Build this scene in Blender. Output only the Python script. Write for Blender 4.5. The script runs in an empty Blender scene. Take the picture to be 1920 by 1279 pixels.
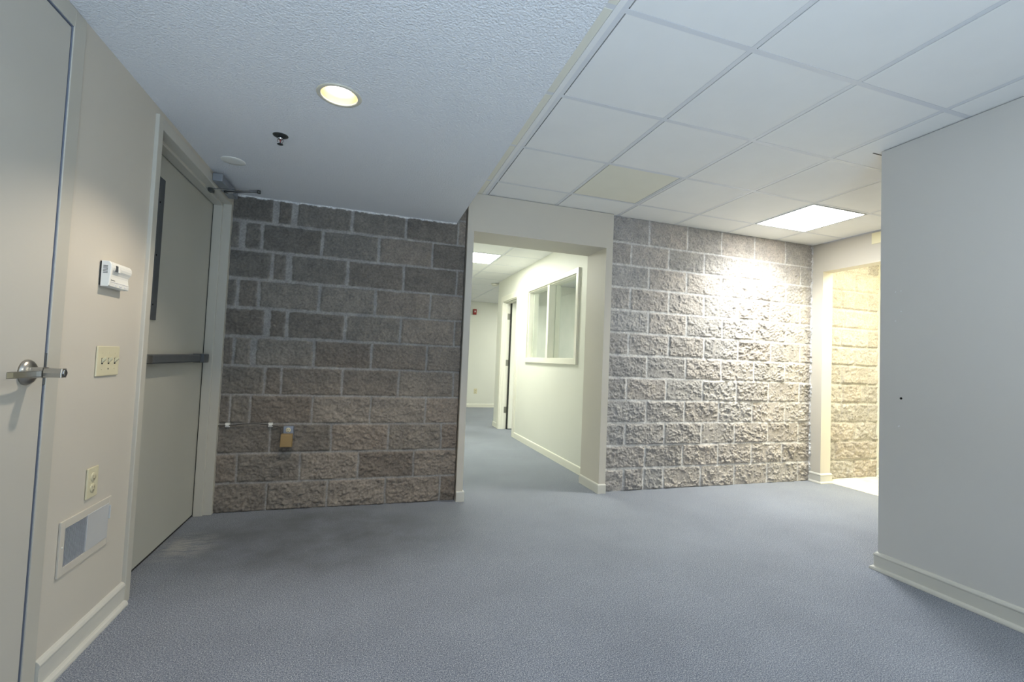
import bpy, bmesh, math
import numpy as np
from mathutils import Vector, Matrix

scene = bpy.context.scene
COL = scene.collection
PI = math.pi

# ------------------------------------------------------------------ helpers
def tag(o, label=None, cat=None, group=None, kind=None):
    if label: o['label'] = label
    if cat: o['category'] = cat
    if group: o['group'] = group
    if kind: o['kind'] = kind
    return o

def empty(name, loc=(0, 0, 0)):
    o = bpy.data.objects.new(name, None)
    o.location = loc
    o.empty_display_size = 0.05
    COL.objects.link(o)
    return o

class MB:
    """collects faces for ONE mesh object (world coordinates)"""
    def __init__(self):
        self.bm = bmesh.new()
    def quad(self, vs):
        return self.bm.faces.new([self.bm.verts.new(v) for v in vs])
    def box(self, x0, x1, y0, y1, z0, z1, bevel=0, seg=2):
        r = bmesh.ops.create_cube(self.bm, size=1)
        m = Matrix.Translation(((x0+x1)/2, (y0+y1)/2, (z0+z1)/2)) @ Matrix.Diagonal((abs(x1-x0), abs(y1-y0), abs(z1-z0), 1))
        bmesh.ops.transform(self.bm, matrix=m, verts=r['verts'])
        if bevel:
            es = list({e for v in r['verts'] for e in v.link_edges})
            bmesh.ops.bevel(self.bm, geom=es, offset=bevel, segments=seg, profile=0.5, affect='EDGES')
        return self
    def prism(self, pts, axis, a, b, bevel=0):
        """polygon pts (2D in the two other axes, in xyz order) extruded along axis from a to b"""
        def mk(p, t):
            if axis == 'x': return (t, p[0], p[1])
            if axis == 'y': return (p[0], t, p[1])
            return (p[0], p[1], t)
        A = [self.bm.verts.new(mk(p, a)) for p in pts]
        B = [self.bm.verts.new(mk(p, b)) for p in pts]
        n = len(pts)
        fs = [self.bm.faces.new(A), self.bm.faces.new(B[::-1])]
        for i in range(n):
            j = (i+1) % n
            fs.append(self.bm.faces.new((A[j], A[i], B[i], B[j])))
        bmesh.ops.recalc_face_normals(self.bm, faces=fs)
        if bevel:
            es = list({e for f in fs[:2] for e in f.edges})
            bmesh.ops.bevel(self.bm, geom=es, offset=bevel, segments=2, profile=0.5, affect='EDGES')
        return self
    def lathe(self, prof, center, axis='z', n=32, closed=True):
        """prof: list of (r, t); t measured along +axis from center"""
        rings = []
        c = Vector(center)
        for r, t in prof:
            ring = []
            for k in range(n):
                a = 2*PI*k/n
                u, v = r*math.cos(a), r*math.sin(a)
                if axis == 'z': p = (u, v, t)
                elif axis == 'x': p = (t, u, v)
                else: p = (u, t, v)
                ring.append(self.bm.verts.new(c + Vector(p)))
            rings.append(ring)
        fs = []
        for i in range(len(rings)-1):
            for k in range(n):
                j = (k+1) % n
                fs.append(self.bm.faces.new((rings[i][k], rings[i][j], rings[i+1][j], rings[i+1][k])))
        if closed:
            fs.append(self.bm.faces.new(rings[0][::-1]))
            fs.append(self.bm.faces.new(rings[-1]))
        bmesh.ops.recalc_face_normals(self.bm, faces=fs)
        for f in fs: f.smooth = True
        return self
    def tube(self, pts, r, n=8):
        pts = [Vector(p) for p in pts]
        rings = []
        for i, p in enumerate(pts):
            d = (pts[min(i+1, len(pts)-1)] - pts[max(i-1, 0)]).normalized()
            up = Vector((0, 0, 1)) if abs(d.z) < .9 else Vector((1, 0, 0))
            u = d.cross(up).normalized(); v = d.cross(u)
            rr = r[i] if isinstance(r, (list, tuple)) else r
            rings.append([self.bm.verts.new(p + (u*math.cos(2*PI*k/n) + v*math.sin(2*PI*k/n))*rr) for k in range(n)])
        fs = []
        for i in range(len(rings)-1):
            for k in range(n):
                j = (k+1) % n
                fs.append(self.bm.faces.new((rings[i][k], rings[i][j], rings[i+1][j], rings[i+1][k])))
        fs.append(self.bm.faces.new(rings[0][::-1])); fs.append(self.bm.faces.new(rings[-1]))
        bmesh.ops.recalc_face_normals(self.bm, faces=fs)
        for f in fs: f.smooth = True
        return self
    def sweep(self, path, prof):
        """profile (d,z) swept along a horizontal path; d is measured to the LEFT of travel"""
        P = [Vector((p[0], p[1])) for p in path]
        n = len(P)
        offs = []
        for i in range(n):
            dirs = []
            if i > 0: dirs.append((P[i]-P[i-1]).normalized())
            if i < n-1: dirs.append((P[i+1]-P[i]).normalized())
            ns = [Vector((-d.y, d.x)) for d in dirs]
            if len(ns) == 1: offs.append(ns[0])
            else:
                m = (ns[0]+ns[1]).normalized()
                offs.append(m/max(.2, m.dot(ns[0])))
        rings = [[self.bm.verts.new((P[i].x+offs[i].x*d, P[i].y+offs[i].y*d, z)) for d, z in prof] for i in range(n)]
        fs = []
        k = len(prof)
        for i in range(n-1):
            for a in range(k):
                b = (a+1) % k
                fs.append(self.bm.faces.new((rings[i][a], rings[i][b], rings[i+1][b], rings[i+1][a])))
        fs.append(self.bm.faces.new(rings[0])); fs.append(self.bm.faces.new(rings[-1][::-1]))
        bmesh.ops.recalc_face_normals(self.bm, faces=fs)
        return self
    def xform(self, m):
        bmesh.ops.transform(self.bm, matrix=m, verts=self.bm.verts[:])
        return self
    def build(self, name, mat, parent=None, smooth=False):
        me = bpy.data.meshes.new(name)
        self.bm.normal_update()
        self.bm.to_mesh(me); self.bm.free()
        o = bpy.data.objects.new(name, me)
        COL.objects.link(o)
        for m in (mat if isinstance(mat, list) else [mat]): me.materials.append(m)
        if smooth:
            for p in me.polygons: p.use_smooth = True
        if parent is not None:
            o.parent = parent
            o.matrix_parent_inverse = Matrix.Translation(-Vector(parent.location)) if parent.type == 'EMPTY' else Matrix.Identity(4)
        return o

def structure(o, label, cat):
    return tag(o, label, cat, kind='structure')

# ------------------------------------------------------------------ materials
def srgb(r, g, b):
    f = lambda c: (c/255/12.92) if c/255 <= .04045 else ((c/255+.055)/1.055)**2.4
    return (f(r), f(g), f(b), 1)

def nt(name):
    m = bpy.data.materials.new(name); m.use_nodes = True
    t = m.node_tree
    b = t.nodes['Principled BSDF']
    return m, t, b

def noise(t, scale, detail=3, rough=.5, coord='Object', sc=None):
    c = t.nodes.new('ShaderNodeTexCoord')
    n = t.nodes.new('ShaderNodeTexNoise')
    n.inputs['Scale'].default_value = scale
    n.inputs['Detail'].default_value = detail
    n.inputs['Roughness'].default_value = rough
    if sc:
        mp = t.nodes.new('ShaderNodeMapping'); mp.inputs['Scale'].default_value = sc
        t.links.new(c.outputs[coord], mp.inputs[0]); t.links.new(mp.outputs[0], n.inputs['Vector'])
    else:
        t.links.new(c.outputs[coord], n.inputs['Vector'])
    return n

def bump(t, b, h, strength, dist):
    n = t.nodes.new('ShaderNodeBump')
    n.inputs['Strength'].default_value = strength
    n.inputs['Distance'].default_value = dist
    t.links.new(h, n.inputs['Height']); t.links.new(n.outputs[0], b.inputs['Normal'])
    return n

def ramp(t, fac, stops):
    r = t.nodes.new('ShaderNodeValToRGB')
    el = r.color_ramp.elements
    el[0].position, el[0].color = stops[0]
    el[1].position, el[1].color = stops[-1]
    for p, c in stops[1:-1]:
        e = el.new(p); e.color = c
    t.links.new(fac, r.inputs['Fac'])
    return r

def mul(c, k):
    return (min(1, c[0]*k), min(1, c[1]*k), min(1, c[2]*k), 1)

def paint(name, col, rough=.5, var=.03, nscale=3, bscale=0, bstr=.2, bdist=.001, metallic=0, spec=.5):
    m, t, b = nt(name)
    n = noise(t, nscale, 3)
    r = ramp(t, n.outputs['Fac'], [(.3, mul(col, 1-var)), (.7, mul(col, 1+var))])
    t.links.new(r.outputs[0], b.inputs['Base Color'])
    b.inputs['Roughness'].default_value = rough
    b.inputs['Metallic'].default_value = metallic
    b.inputs['Specular IOR Level'].default_value = spec
    if bscale:
        bn = noise(t, bscale, 4, .6)
        bump(t, b, bn.outputs['Fac'], bstr, bdist)
    return m

def emit(name, col, strength):
    m, t, b = nt(name)
    b.inputs['Base Color'].default_value = (.9, .9, .9, 1)
    n = noise(t, 4, 1)
    r = ramp(t, n.outputs['Fac'], [(.0, mul(col, .99)), (1, col)])
    t.links.new(r.outputs[0], b.inputs['Emission Color'])
    b.inputs['Emission Strength'].default_value = strength
    return m

M_WALL = paint('greige_wall_paint', srgb(204, 198, 186), .55, .012, 2.0, 220, .12, .0006)
M_TRIM = paint('greige_trim_paint', srgb(205, 203, 194), .38, .012, 2.5, 90, .05, .0005)
M_FRAME = paint('greige_frame_paint', srgb(192, 189, 178), .35, .012, 2.5, 90, .05, .0005)
M_DOOR = paint('greige_door_paint', srgb(194, 191, 182), .45, .015, 2.0, 60, .05, .0005)
M_GREY = paint('light_grey_wall_paint', srgb(205, 203, 199), .55, .01, 2.0, 220, .12, .0006)
M_CREAM = paint('cream_wall_paint', srgb(223, 223, 212), .5, .012, 2.0, 220, .1, .0006)
M_CREAMTRIM = paint('cream_trim_paint', srgb(230, 228, 214), .38, .012, 2.0, 90, .05, .0005)
M_TILE = paint('white_ceiling_tile', srgb(236, 236, 234), .85, .012, 6, 420, .25, .0008)
M_TILE_Y = paint('yellowed_ceiling_tile', srgb(230, 228, 214), .85, .015, 6, 420, .25, .0008)
M_GRID = paint('white_grid_metal', srgb(218, 220, 223), .4, .01, 5)
M_IVORY = paint('ivory_plastic', srgb(216, 209, 178), .35, .015, 20)
M_IVORY2 = paint('ivory_device_plastic', srgb(212, 205, 175), .3, .015, 20)
M_DARK = paint('dark_slot', srgb(30, 28, 26), .6, .05, 20)
M_WHITEPL = paint('white_plastic', srgb(232, 232, 226), .35, .01, 20)
M_WHITEMET = paint('white_enamel_metal', srgb(206, 208, 206), .4, .01, 12)
M_STEEL = paint('brushed_satin_steel', srgb(178, 174, 166), .28, .05, 60, metallic=1)
M_DKSTEEL = paint('dark_bronze_metal', srgb(92, 96, 99), .45, .06, 40, metallic=.35)
M_CLOSER = paint('grey_painted_closer', srgb(150, 155, 162), .38, .02, 30, metallic=.55)
M_CHROME = paint('chrome', srgb(170, 172, 176), .15, .03, 40, metallic=1)
M_GUN = paint('dull_chrome', srgb(96, 100, 98), .3, .08, 50, metallic=.9)
M_GALV = paint('galvanized_steel', srgb(150, 158, 172), .4, .06, 90, metallic=.6)
M_TAN = paint('tan_plastic', srgb(158, 132, 88), .45, .02, 30)
M_CABLE = paint('grey_cable', srgb(70, 68, 64), .5, .05, 60)
M_RED = paint('red_plastic', srgb(150, 36, 32), .4, .05, 30)
M_REDGLASS = paint('red_bulb_liquid', srgb(120, 14, 14), .1, .05, 30)
M_LENS = paint('white_lens', srgb(236, 226, 222), .2, .02, 30)
M_VENTGREY = paint('grey_grille_metal', srgb(226, 226, 232), .5, .03, 30)
M_DAMPER = paint('grey_white_enamel', srgb(194, 195, 195), .4, .01, 12)
M_REFL = paint('warm_white_reflector', srgb(170, 152, 112), .35, .02, 10, metallic=.2)
M_RING = paint('beige_trim_ring', srgb(204, 200, 184), .4, .01, 10)
M_DOOR_SHADED = paint('shaded_metal_door_paint', srgb(180, 180, 171), .45, .015, 2.0, 60, .05, .0005)  # darker copy of the greige door paint, exit door's shade put into colour
M_GAP_SHADE = paint('blue_grey_gap_shade', srgb(128, 134, 148), .6, .03, 30)
M_PATCH = paint('cream_unpainted_plate', srgb(240, 232, 196), .5, .01, 10)
M_HOLE = paint('dark_hole', srgb(18, 16, 15), .9, .05, 10)
M_SPACKLE = paint('white_chipped_spot', srgb(232, 233, 233), .7, .02, 10)
M_HINGE = paint('satin_hinge_metal', srgb(150, 148, 138), .35, .03, 30, metallic=.8)
M_BLACK = paint('matte_black', srgb(38, 38, 36), .7, .04, 30)
M_TEXTCEIL = paint('textured_ceiling_paint', srgb(236, 238, 241), .6, .01, 2, 120, 1.0, .010)

# floor tile (next room)
def mat_vinyl():
    m, t, b = nt('whitish_floor_tile')
    n = noise(t, 9, 5, .6, sc=(1, 3, 1))
    r = ramp(t, n.outputs['Fac'], [(.3, srgb(212, 206, 190)), (.6, srgb(236, 233, 220)), (.8, srgb(226, 221, 206))])
    t.links.new(r.outputs[0], b.inputs['Base Color'])
    b.inputs['Roughness'].default_value = .45
    return m
M_VINYL = mat_vinyl()

def mat_carpet():
    m, t, b = nt('blue_grey_loop_carpet')
    L = t.links
    c = t.nodes.new('ShaderNodeTexCoord')
    # loops
    v = t.nodes.new('ShaderNodeTexVoronoi'); v.inputs['Scale'].default_value = 280
    L.new(c.outputs['Object'], v.inputs['Vector'])
    sp = noise(t, 215, 3, .8)
    r1 = ramp(t, sp.outputs['Fac'], [(.34, srgb(56, 64, 82)), (.46, srgb(112, 120, 136)), (.56, srgb(151, 156, 165)), (.66, srgb(212, 212, 212))])
    pale = noise(t, 95, 1, .5)
    # broad uneven pile
    big = noise(t, 2.2, 5, .6)
    r2 = ramp(t, big.outputs['Fac'], [(.3, (.88, .88, .88, 1)), (.7, (1.06, 1.06, 1.05, 1))])
    mx = t.nodes.new('ShaderNodeMixRGB'); mx.blend_type = 'MULTIPLY'; mx.inputs[0].default_value = 1
    L.new(r1.outputs[0], mx.inputs[1]); L.new(r2.outputs[0], mx.inputs[2])
    # soiled, greyer corner by the exit door, widened and darkened as painted shade
    def blob(cx, cy, sx, sy, inner=.3):
        mp = t.nodes.new('ShaderNodeMapping'); mp.vector_type = 'TEXTURE'
        mp.inputs['Location'].default_value = (cx, cy, 0)
        mp.inputs['Scale'].default_value = (sx, sy, 1)
        L.new(c.outputs['Object'], mp.inputs[0])
        ln = t.nodes.new('ShaderNodeVectorMath'); ln.operation = 'LENGTH'
        L.new(mp.outputs[0], ln.inputs[0])
        mr = t.nodes.new('ShaderNodeMapRange'); mr.inputs[1].default_value = inner; mr.inputs[2].default_value = 1
        mr.inputs[3].default_value = 1; mr.inputs[4].default_value = 0; mr.interpolation_type = 'SMOOTHSTEP'
        L.new(ln.outputs['Value'], mr.inputs[0])
        return mr.outputs[0]
    soil_shade = blob(-.30, 3.15, 1.35, .95, .15)
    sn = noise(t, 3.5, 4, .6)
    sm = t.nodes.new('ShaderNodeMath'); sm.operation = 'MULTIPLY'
    L.new(soil_shade, sm.inputs[0]); L.new(sn.outputs['Fac'], sm.inputs[1])
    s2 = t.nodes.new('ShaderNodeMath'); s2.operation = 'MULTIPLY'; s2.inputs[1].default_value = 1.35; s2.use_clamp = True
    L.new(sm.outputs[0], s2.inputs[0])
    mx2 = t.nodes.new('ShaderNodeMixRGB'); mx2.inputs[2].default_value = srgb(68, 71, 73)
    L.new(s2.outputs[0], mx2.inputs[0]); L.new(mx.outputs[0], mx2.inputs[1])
    # dusty pale scuffs
    d1 = blob(-.93, 3.1, .22, .28, .1)
    dn = noise(t, 7, 5, .65, sc=(1, 3.5, 1))
    dr = ramp(t, dn.outputs['Fac'], [(.42, (0, 0, 0, 1)), (.58, (1, 1, 1, 1))])
    dm = t.nodes.new('ShaderNodeMath'); dm.operation = 'MULTIPLY'
    L.new(d1, dm.inputs[0]); L.new(dr.outputs[0], dm.inputs[1])
    dm2 = t.nodes.new('ShaderNodeMath'); dm2.operation = 'MULTIPLY'; dm2.inputs[1].default_value = .85
    L.new(dm.outputs[0], dm2.inputs[0])
    mx3 = t.nodes.new('ShaderNodeMixRGB'); mx3.inputs[2].default_value = srgb(158, 156, 150)
    L.new(dm2.outputs[0], mx3.inputs[0]); L.new(mx2.outputs[0], mx3.inputs[1])
    # dark loop gaps
    vr = ramp(t, v.outputs['Distance'], [(.25, (1, 1, 1, 1)), (.75, (.72, .72, .74, 1))])
    mx4 = t.nodes.new('ShaderNodeMixRGB'); mx4.blend_type = 'MULTIPLY'; mx4.inputs[0].default_value = .9
    L.new(mx3.outputs[0], mx4.inputs[1]); L.new(vr.outputs[0], mx4.inputs[2])
    L.new(mx4.outputs[0], b.inputs['Base Color'])
    b.inputs['Roughness'].default_value = .95
    b.inputs['Specular IOR Level'].default_value = .15
    b.inputs['Sheen Weight'].default_value = .25
    b.inputs['Sheen Roughness'].default_value = .5
    ad = t.nodes.new('ShaderNodeMath'); ad.operation = 'SUBTRACT'
    L.new(sp.outputs['Fac'], ad.inputs[0]); L.new(v.outputs['Distance'], ad.inputs[1])
    bump(t, b, ad.outputs[0], .3, .002)
    return m
M_CARPET = mat_carpet()

def mat_block():
    m, t, b = nt('split_face_concrete_block')
    L = t.links
    a = t.nodes.new('ShaderNodeAttribute'); a.attribute_name = 'blockcol'
    n1 = noise(t, 70, 5, .7)
    r1 = ramp(t, n1.outputs['Fac'], [(.25, (.62, .62, .63, 1)), (.5, (1, 1, 1, 1)), (.75, (1.38, 1.36, 1.32, 1))])
    n2 = noise(t, 14, 4, .6)
    r2 = ramp(t, n2.outputs['Fac'], [(.3, (.84, .84, .85, 1)), (.7, (1.14, 1.12, 1.1, 1))])
    m1 = t.nodes.new('ShaderNodeMixRGB'); m1.blend_type = 'MULTIPLY'; m1.inputs[0].default_value = 1
    m2 = t.nodes.new('ShaderNodeMixRGB'); m2.blend_type = 'MULTIPLY'; m2.inputs[0].default_value = 1
    L.new(a.outputs['Color'], m1.inputs[1]); L.new(r1.outputs[0], m1.inputs[2])
    L.new(m1.outputs[0], m2.inputs[1]); L.new(r2.outputs[0], m2.inputs[2])
    L.new(m2.outputs[0], b.inputs['Base Color'])
    b.inputs['Roughness'].default_value = .92
    b.inputs['Specular IOR Level'].default_value = .2
    n3 = noise(t, 110, 6, .7)
    bump(t, b, n3.outputs['Fac'], .55, .006)
    return m
M_BLOCK = mat_block()

def mat_glass(name):
    m, t, b = nt(name)
    L = t.links
    t.nodes.remove(b)
    out = t.nodes['Material Output']
    tr = t.nodes.new('ShaderNodeBsdfTransparent'); tr.inputs[0].default_value = (.93, .96, .95, 1)
    gl = t.nodes.new('ShaderNodeBsdfGlossy'); gl.inputs['Roughness'].default_value = .02
    n = noise(t, 6, 2)
    rr = ramp(t, n.outputs['Fac'], [(.3, (.92, .95, .94, 1)), (.7, (.95, .97, .96, 1))])
    L.new(rr.outputs[0], tr.inputs[0])
    fr = t.nodes.new('ShaderNodeFresnel'); fr.inputs['IOR'].default_value = 1.5
    mx = t.nodes.new('ShaderNodeMixShader')
    ge = t.nodes.new('ShaderNodeNewGeometry')          # no second reflection where the ray leaves the pane
    inv = t.nodes.new('ShaderNodeMath'); inv.operation = 'SUBTRACT'; inv.inputs[0].default_value = 1
    L.new(ge.outputs['Backfacing'], inv.inputs[1])
    mm = t.nodes.new('ShaderNodeMath'); mm.operation = 'MULTIPLY'
    L.new(fr.outputs[0], mm.inputs[0]); L.new(inv.outputs[0], mm.inputs[1])
    L.new(mm.outputs[0], mx.inputs[0]); L.new(tr.outputs[0], mx.inputs[1]); L.new(gl.outputs[0], mx.inputs[2])
    L.new(mx.outputs[0], out.inputs['Surface'])
    return m
M_GLASS = mat_glass('clear_window_glass')

# ------------------------------------------------------------------ numpy noise for the split faced block
def vnoise(x, y, seed):
    xi = np.floor(x).astype(np.int64); yi = np.floor(y).astype(np.int64)
    xf = x-xi; yf = y-yi
    def h(a, b):
        v = (a*374761393 + b*668265263 + seed*1442695041) & 0x7fffffff
        v = ((v ^ (v >> 13))*1274126177) & 0x7fffffff
        v = v ^ (v >> 16)
        return (v & 0xffff)/65535.0
    u = xf*xf*(3-2*xf); w = yf*yf*(3-2*yf)
    return (h(xi, yi)*(1-u)+h(xi+1, yi)*u)*(1-w) + (h(xi, yi+1)*(1-u)+h(xi+1, yi+1)*u)*w

def fbm(x, y, seed, octs=4, gain=.5):
    s = 0; a = 1; tot = 0
    for o in range(octs):
        s = s + a*vnoise(x*2**o+o*17.3, y*2**o+o*9.1, seed+o*7); tot += a; a *= gain
    return s/tot

def ridged(x, y, seed, octs=3):
    s = 0; a = 1; tot = 0
    for o in range(octs):
        s = s + a*(1-np.abs(2*vnoise(x*2**o+o*5.7, y*2**o+o*3.3, seed+o*11)-1)); tot += a; a *= .5
    return s/tot

COURSE = .2032
def facet(x, y, seed):
    """chipped planes: every jittered cell is a small tilted flat"""
    xi = np.floor(x).astype(np.int64); yi = np.floor(y).astype(np.int64)
    def h(a, b, k):
        v = (a*374761393 + b*668265263 + (seed+k*101)*1442695041) & 0x7fffffff
        v = ((v ^ (v >> 13))*1274126177) & 0x7fffffff
        v = v ^ (v >> 16)
        return (v & 0xffff)/65535.0
    best = np.full(x.shape, 1e9); out = np.zeros(x.shape)
    for i in (-1, 0, 1):
        for j in (-1, 0, 1):
            a, b = xi+i, yi+j
            dx = x-(a+h(a, b, 1)); dy = y-(b+h(a, b, 2))
            d = dx*dx+dy*dy
            v = h(a, b, 3)-.5 + (h(a, b, 4)-.5)*1.5*dx + (h(a, b, 5)-.5)*1.5*dy
            m = d < best
            best = np.where(m, d, best); out = np.where(m, v, out)
    return out

def block_wall(name, x0, x1, z0, z1, joints, ymortar, yback, base, ampf, mortarf, palettef, seed, step, wide=(), paintf=None, slabtop=None, mortcol=(.335, .327, .312), topjoint=True):
    """one solid wall: a slab whose front is a relief of rough blocks laid in mortar"""
    nx = int(round((x1-x0)/step))+1; nz = int(round((z1-z0)/step))+1
    X, Z = np.meshgrid(np.linspace(x0, x1, nx), np.linspace(z0, z1, nz))
    wob = (fbm(X*9, Z*9, seed+3, 3)-.5)*.010
    Zw = Z + (fbm(X*7+31, Z*7, seed+5, 3)-.5)*.008 + .008
    Xw = X + wob
    if not topjoint: Zw = np.minimum(Zw, 12*COURSE-.03)
    row = np.floor(Zw/COURSE).astype(int)
    fz = Zw-row*COURSE
    dz = np.minimum(fz, COURSE-fz)
    dx = np.full_like(X, 9.); bid = np.zeros_like(row)
    ww = np.zeros_like(X)
    for r in np.unique(row):
        m = row == r
        js = np.array(sorted(joints.get(int(r)+1, [])))
        if len(js) == 0: continue
        d = np.abs(Xw[m][:, None]-js[None, :])
        k = d.argmin(1)
        dx[m] = d.min(1)
        bid[m] = np.searchsorted(js, Xw[m])
        wj = np.array([.010 if (int(r)+1, i) in wide else 0. for i in range(len(js))])
        ww[m] = wj[k]
    hw = mortarf(X, Z)
    rag = (fbm(X*45, Z*45, seed+21, 3)-.5)*hw*1.3
    d = np.minimum(dz-hw, dx-hw-ww) + rag
    edge = np.clip(d/.014, 0, 1); edge = edge*edge*(3-2*edge)
    rng = np.random.RandomState(seed)
    NB = 64
    key = (row*NB+bid) % 4096
    tilt = (rng.rand(4096, 2)-.5); off = rng.rand(4096); tint = rng.rand(4096, 3)
    amp = ampf(X, Z)
    cx = (fz/COURSE-.5)
    # facets: large chiselled planes + ridges + grit
    wx = X + (fbm(X*14, Z*14, seed+61, 2)-.5)*.05; wz = Z + (fbm(X*14+9, Z*14, seed+67, 2)-.5)*.05
    big = fbm(wx*11+off[key]*40, wz*15, seed+31, 3)-.5
    px = wx+(wz*.55); fx = X + (fbm(X*60, Z*60, seed+63, 2)-.5)*.014; fz2 = Z + (fbm(X*60+7, Z*60, seed+64, 2)-.5)*.014
    fa = facet((fx+.5*fz2)*15+off[key]*30, fz2*21, seed+41); fb = facet((fx-.3*fz2)*42+off[key]*20, fz2*50, seed+43)
    fine = fbm(X*85, Z*85, seed+51, 3)-.5
    h = base + amp*(1.05*big + .42*fa + .46*fb + .75*fine + .5*tilt[key, 0]*cx*2 + .35*(off[key]-.5))
    h = np.maximum(h, base*.25)
    mort = (fbm(X*60, Z*60, seed+71, 3)-.5)*.003
    H = edge*h + (1-edge)*mort
    # keep the border flush with the slab
    Y = ymortar - H
    # colour
    pal = palettef(X, Z, tint[key], off[key])
    mortc = np.array(mortcol)
    mvar = 1+(fbm(X*30, Z*30, seed+81, 3)-.5)*.3
    e = np.clip(d/.006, 0, 1)[..., None]
    # thin smears of mortar over the block edges
    smear = np.clip(1-d/(hw*2.6+.001), 0, 1)*np.clip((fbm(X*38, Z*38, seed+91, 3)-.42)*4, 0, 1)*np.clip((hw-.004)/.006, 0, 1)
    e = e*(1-.65*smear[..., None])
    C = pal*e + (mortc*mvar[..., None])*(1-e)
    if paintf is not None:
        pm = paintf(X, Z)[..., None]
        C = C*(1-pm) + np.array([.72, .73, .73])*pm
    n = nx*nz
    co = np.empty((n+8, 3)); co[:n, 0] = X.ravel(); co[:n, 1] = Y.ravel(); co[:n, 2] = Z.ravel()
    ys = ymortar+.006
    zt = slabtop or z1
    co[n:] = [(x0, ys, z0), (x1, ys, z0), (x1, yback, z0), (x0, yback, z0), (x0, ys, zt), (x1, ys, zt), (x1, yback, zt), (x0, yback, zt)]
    idx = np.arange(n).reshape(nz, nx)
    q = np.stack([idx[:-1, :-1], idx[:-1, 1:], idx[1:, 1:], idx[1:, :-1]], -1).reshape(-1, 4)
    bx = np.array([(0, 1, 5, 4), (1, 2, 6, 5), (2, 3, 7, 6), (3, 0, 4, 7), (4, 5, 6, 7), (3, 2, 1, 0)])+n
    # skirt ties the relief to the slab
    f = np.concatenate([q, bx])
    me = bpy.data.meshes.new(name)
    me.vertices.add(n+8); me.vertices.foreach_set('co', co.ravel())
    me.loops.add(f.size); me.loops.foreach_set('vertex_index', f.ravel().astype(np.int32))
    me.polygons.add(len(f)); me.polygons.foreach_set('loop_start', (np.arange(len(f))*4).astype(np.int32))
    try: me.polygons.foreach_set('loop_total', np.full(len(f), 4, np.int32))
    except Exception: pass
    sm = np.ones(len(f), bool); sm[-6:] = False
    me.polygons.foreach_set('use_smooth', sm)
    me.update(calc_edges=True); me.validate()
    at = me.color_attributes.new('blockcol', 'FLOAT_COLOR', 'POINT')
    cc = np.ones((n+8, 4)); cc[:n, :3] = C.reshape(-1, 3); cc[n:, :3] = mortc
    at.data.foreach_set('color', cc.ravel())
    me.materials.append(M_BLOCK)
    o = bpy.data.objects.new(name, me); COL.objects.link(o)
    return o

# ------------------------------------------------------------------ key dimensions (metres; camera stands at x=0, y=0)
XL = -.956          # left wall face
XSOF = .628         # edge of the lowered plaster ceiling
ZS, ZT = 2.202, 2.4606
GX, GY, S = .853, 1.5127, .6096
XF = 4.425          # wall with the far doorway
XG, YG = 2.861, 1.934   # grey partition
REAR = -1.5
XH = 2.08           # hall wall
ZD1, ZD2 = 2.136, 2.124

# ------------------------------------------------------------------ floor
mb = MB(); mb.box(-1.3, 4.56, REAR-.1, 3.70, -.08, 0); mb.box(.5, 6.2, 3.70, 10.75, -.08, 0)
structure(mb.build('floor', M_CARPET), 'blue-grey loop pile carpet covering the floor of the room and hall', 'floor')
mb = MB(); mb.box(4.56, 5.55, 1.5, 3.80, -.08, .004)
structure(mb.build('floor_tile', M_VINYL), 'whitish tile floor of the next room beyond the far doorway', 'floor')

# ------------------------------------------------------------------ left wall with two doors
mb = MB()
X0 = XL-.22
mb.box(X0, XL, REAR, .86, 0, ZS)
mb.box(X0, XL, .86, 1.90, 2.16, ZS)
mb.box(X0, XL, 1.90, 2.475, 0, ZS)
mb.box(X0, XL, 2.475, 3.70, 2.155, ZS)
mb.box(X0, XL, 3.68, 3.9, 0, ZS)
structure(mb.build('wall_left', M_WALL), 'greige painted wall on the left carrying two doors', 'wall')

# door 1: flush door with a lever, nearest the camera
d1 = structure(empty('door_1', (XL, 1.4, 0)), 'greige flush door nearest the camera with satin lever handle', 'door')
mb = MB()
for (y0, y1) in ((.865, .925), (1.848, 1.911)):
    mb.box(XL-.14, XL+.005, y0, y1, 0, 2.195, .002)
mb.box(XL-.14, XL+.005, .925, 1.848, 2.140, 2.195, .002)
# stops behind the leaf
mb.box(XL-.09, XL-.050, 1.834, 1.85, 0, 2.14); mb.box(XL-.09, XL-.050, .92, .94, 0, 2.14); mb.box(XL-.09, XL-.050, .92, 1.85, 2.126, 2.142)
mb.build('frame', M_FRAME, d1)
mb = MB(); mb.box(XL-.046, XL+.001, .930, 1.8395, .01, 2.131, .0012)
mb.build('panel', M_DOOR, d1)
mb = MB(); mb.box(XL-.045, XL+.0018, 1.8458, 1.8483, 0, 2.14); mb.box(XL-.045, XL+.0018, .925, 1.8483, 2.1375, 2.1402)  # strip in the door gap, its shade put in as blue-grey colour
tag(mb.build('gap_shade_strip', M_GAP_SHADE, d1), 'blue-grey strip colouring in the shade of the door gap')
mb = MB(); mb.box(XL-.045, XL+.003, 1.8405, 1.8487, .985, 1.085, .001)
tag(mb.build('strike_plate', M_DKSTEEL, d1), 'dark strike plate in the door seam')
h = empty('lever_handle', (XL+.001, 1.763, 1.027)); h.parent = d1; h.matrix_parent_inverse = Matrix.Translation(-Vector(d1.location))
def hp(o):   # sub-part of the handle: world coordinates to the handle's frame
    o.parent = h; o.matrix_parent_inverse = Matrix.Translation(-Vector((XL+.001, 1.763, 1.027))); return o
xr = XL+.001
mb = MB(); mb.lathe([(.038, 0), (.038, .004), (.036, .008), (.031, .0125), (.024, .016), (.016, .018)], (xr, 1.763, 1.027), 'x', 48)
hp(mb.build('rose', M_STEEL))
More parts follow.
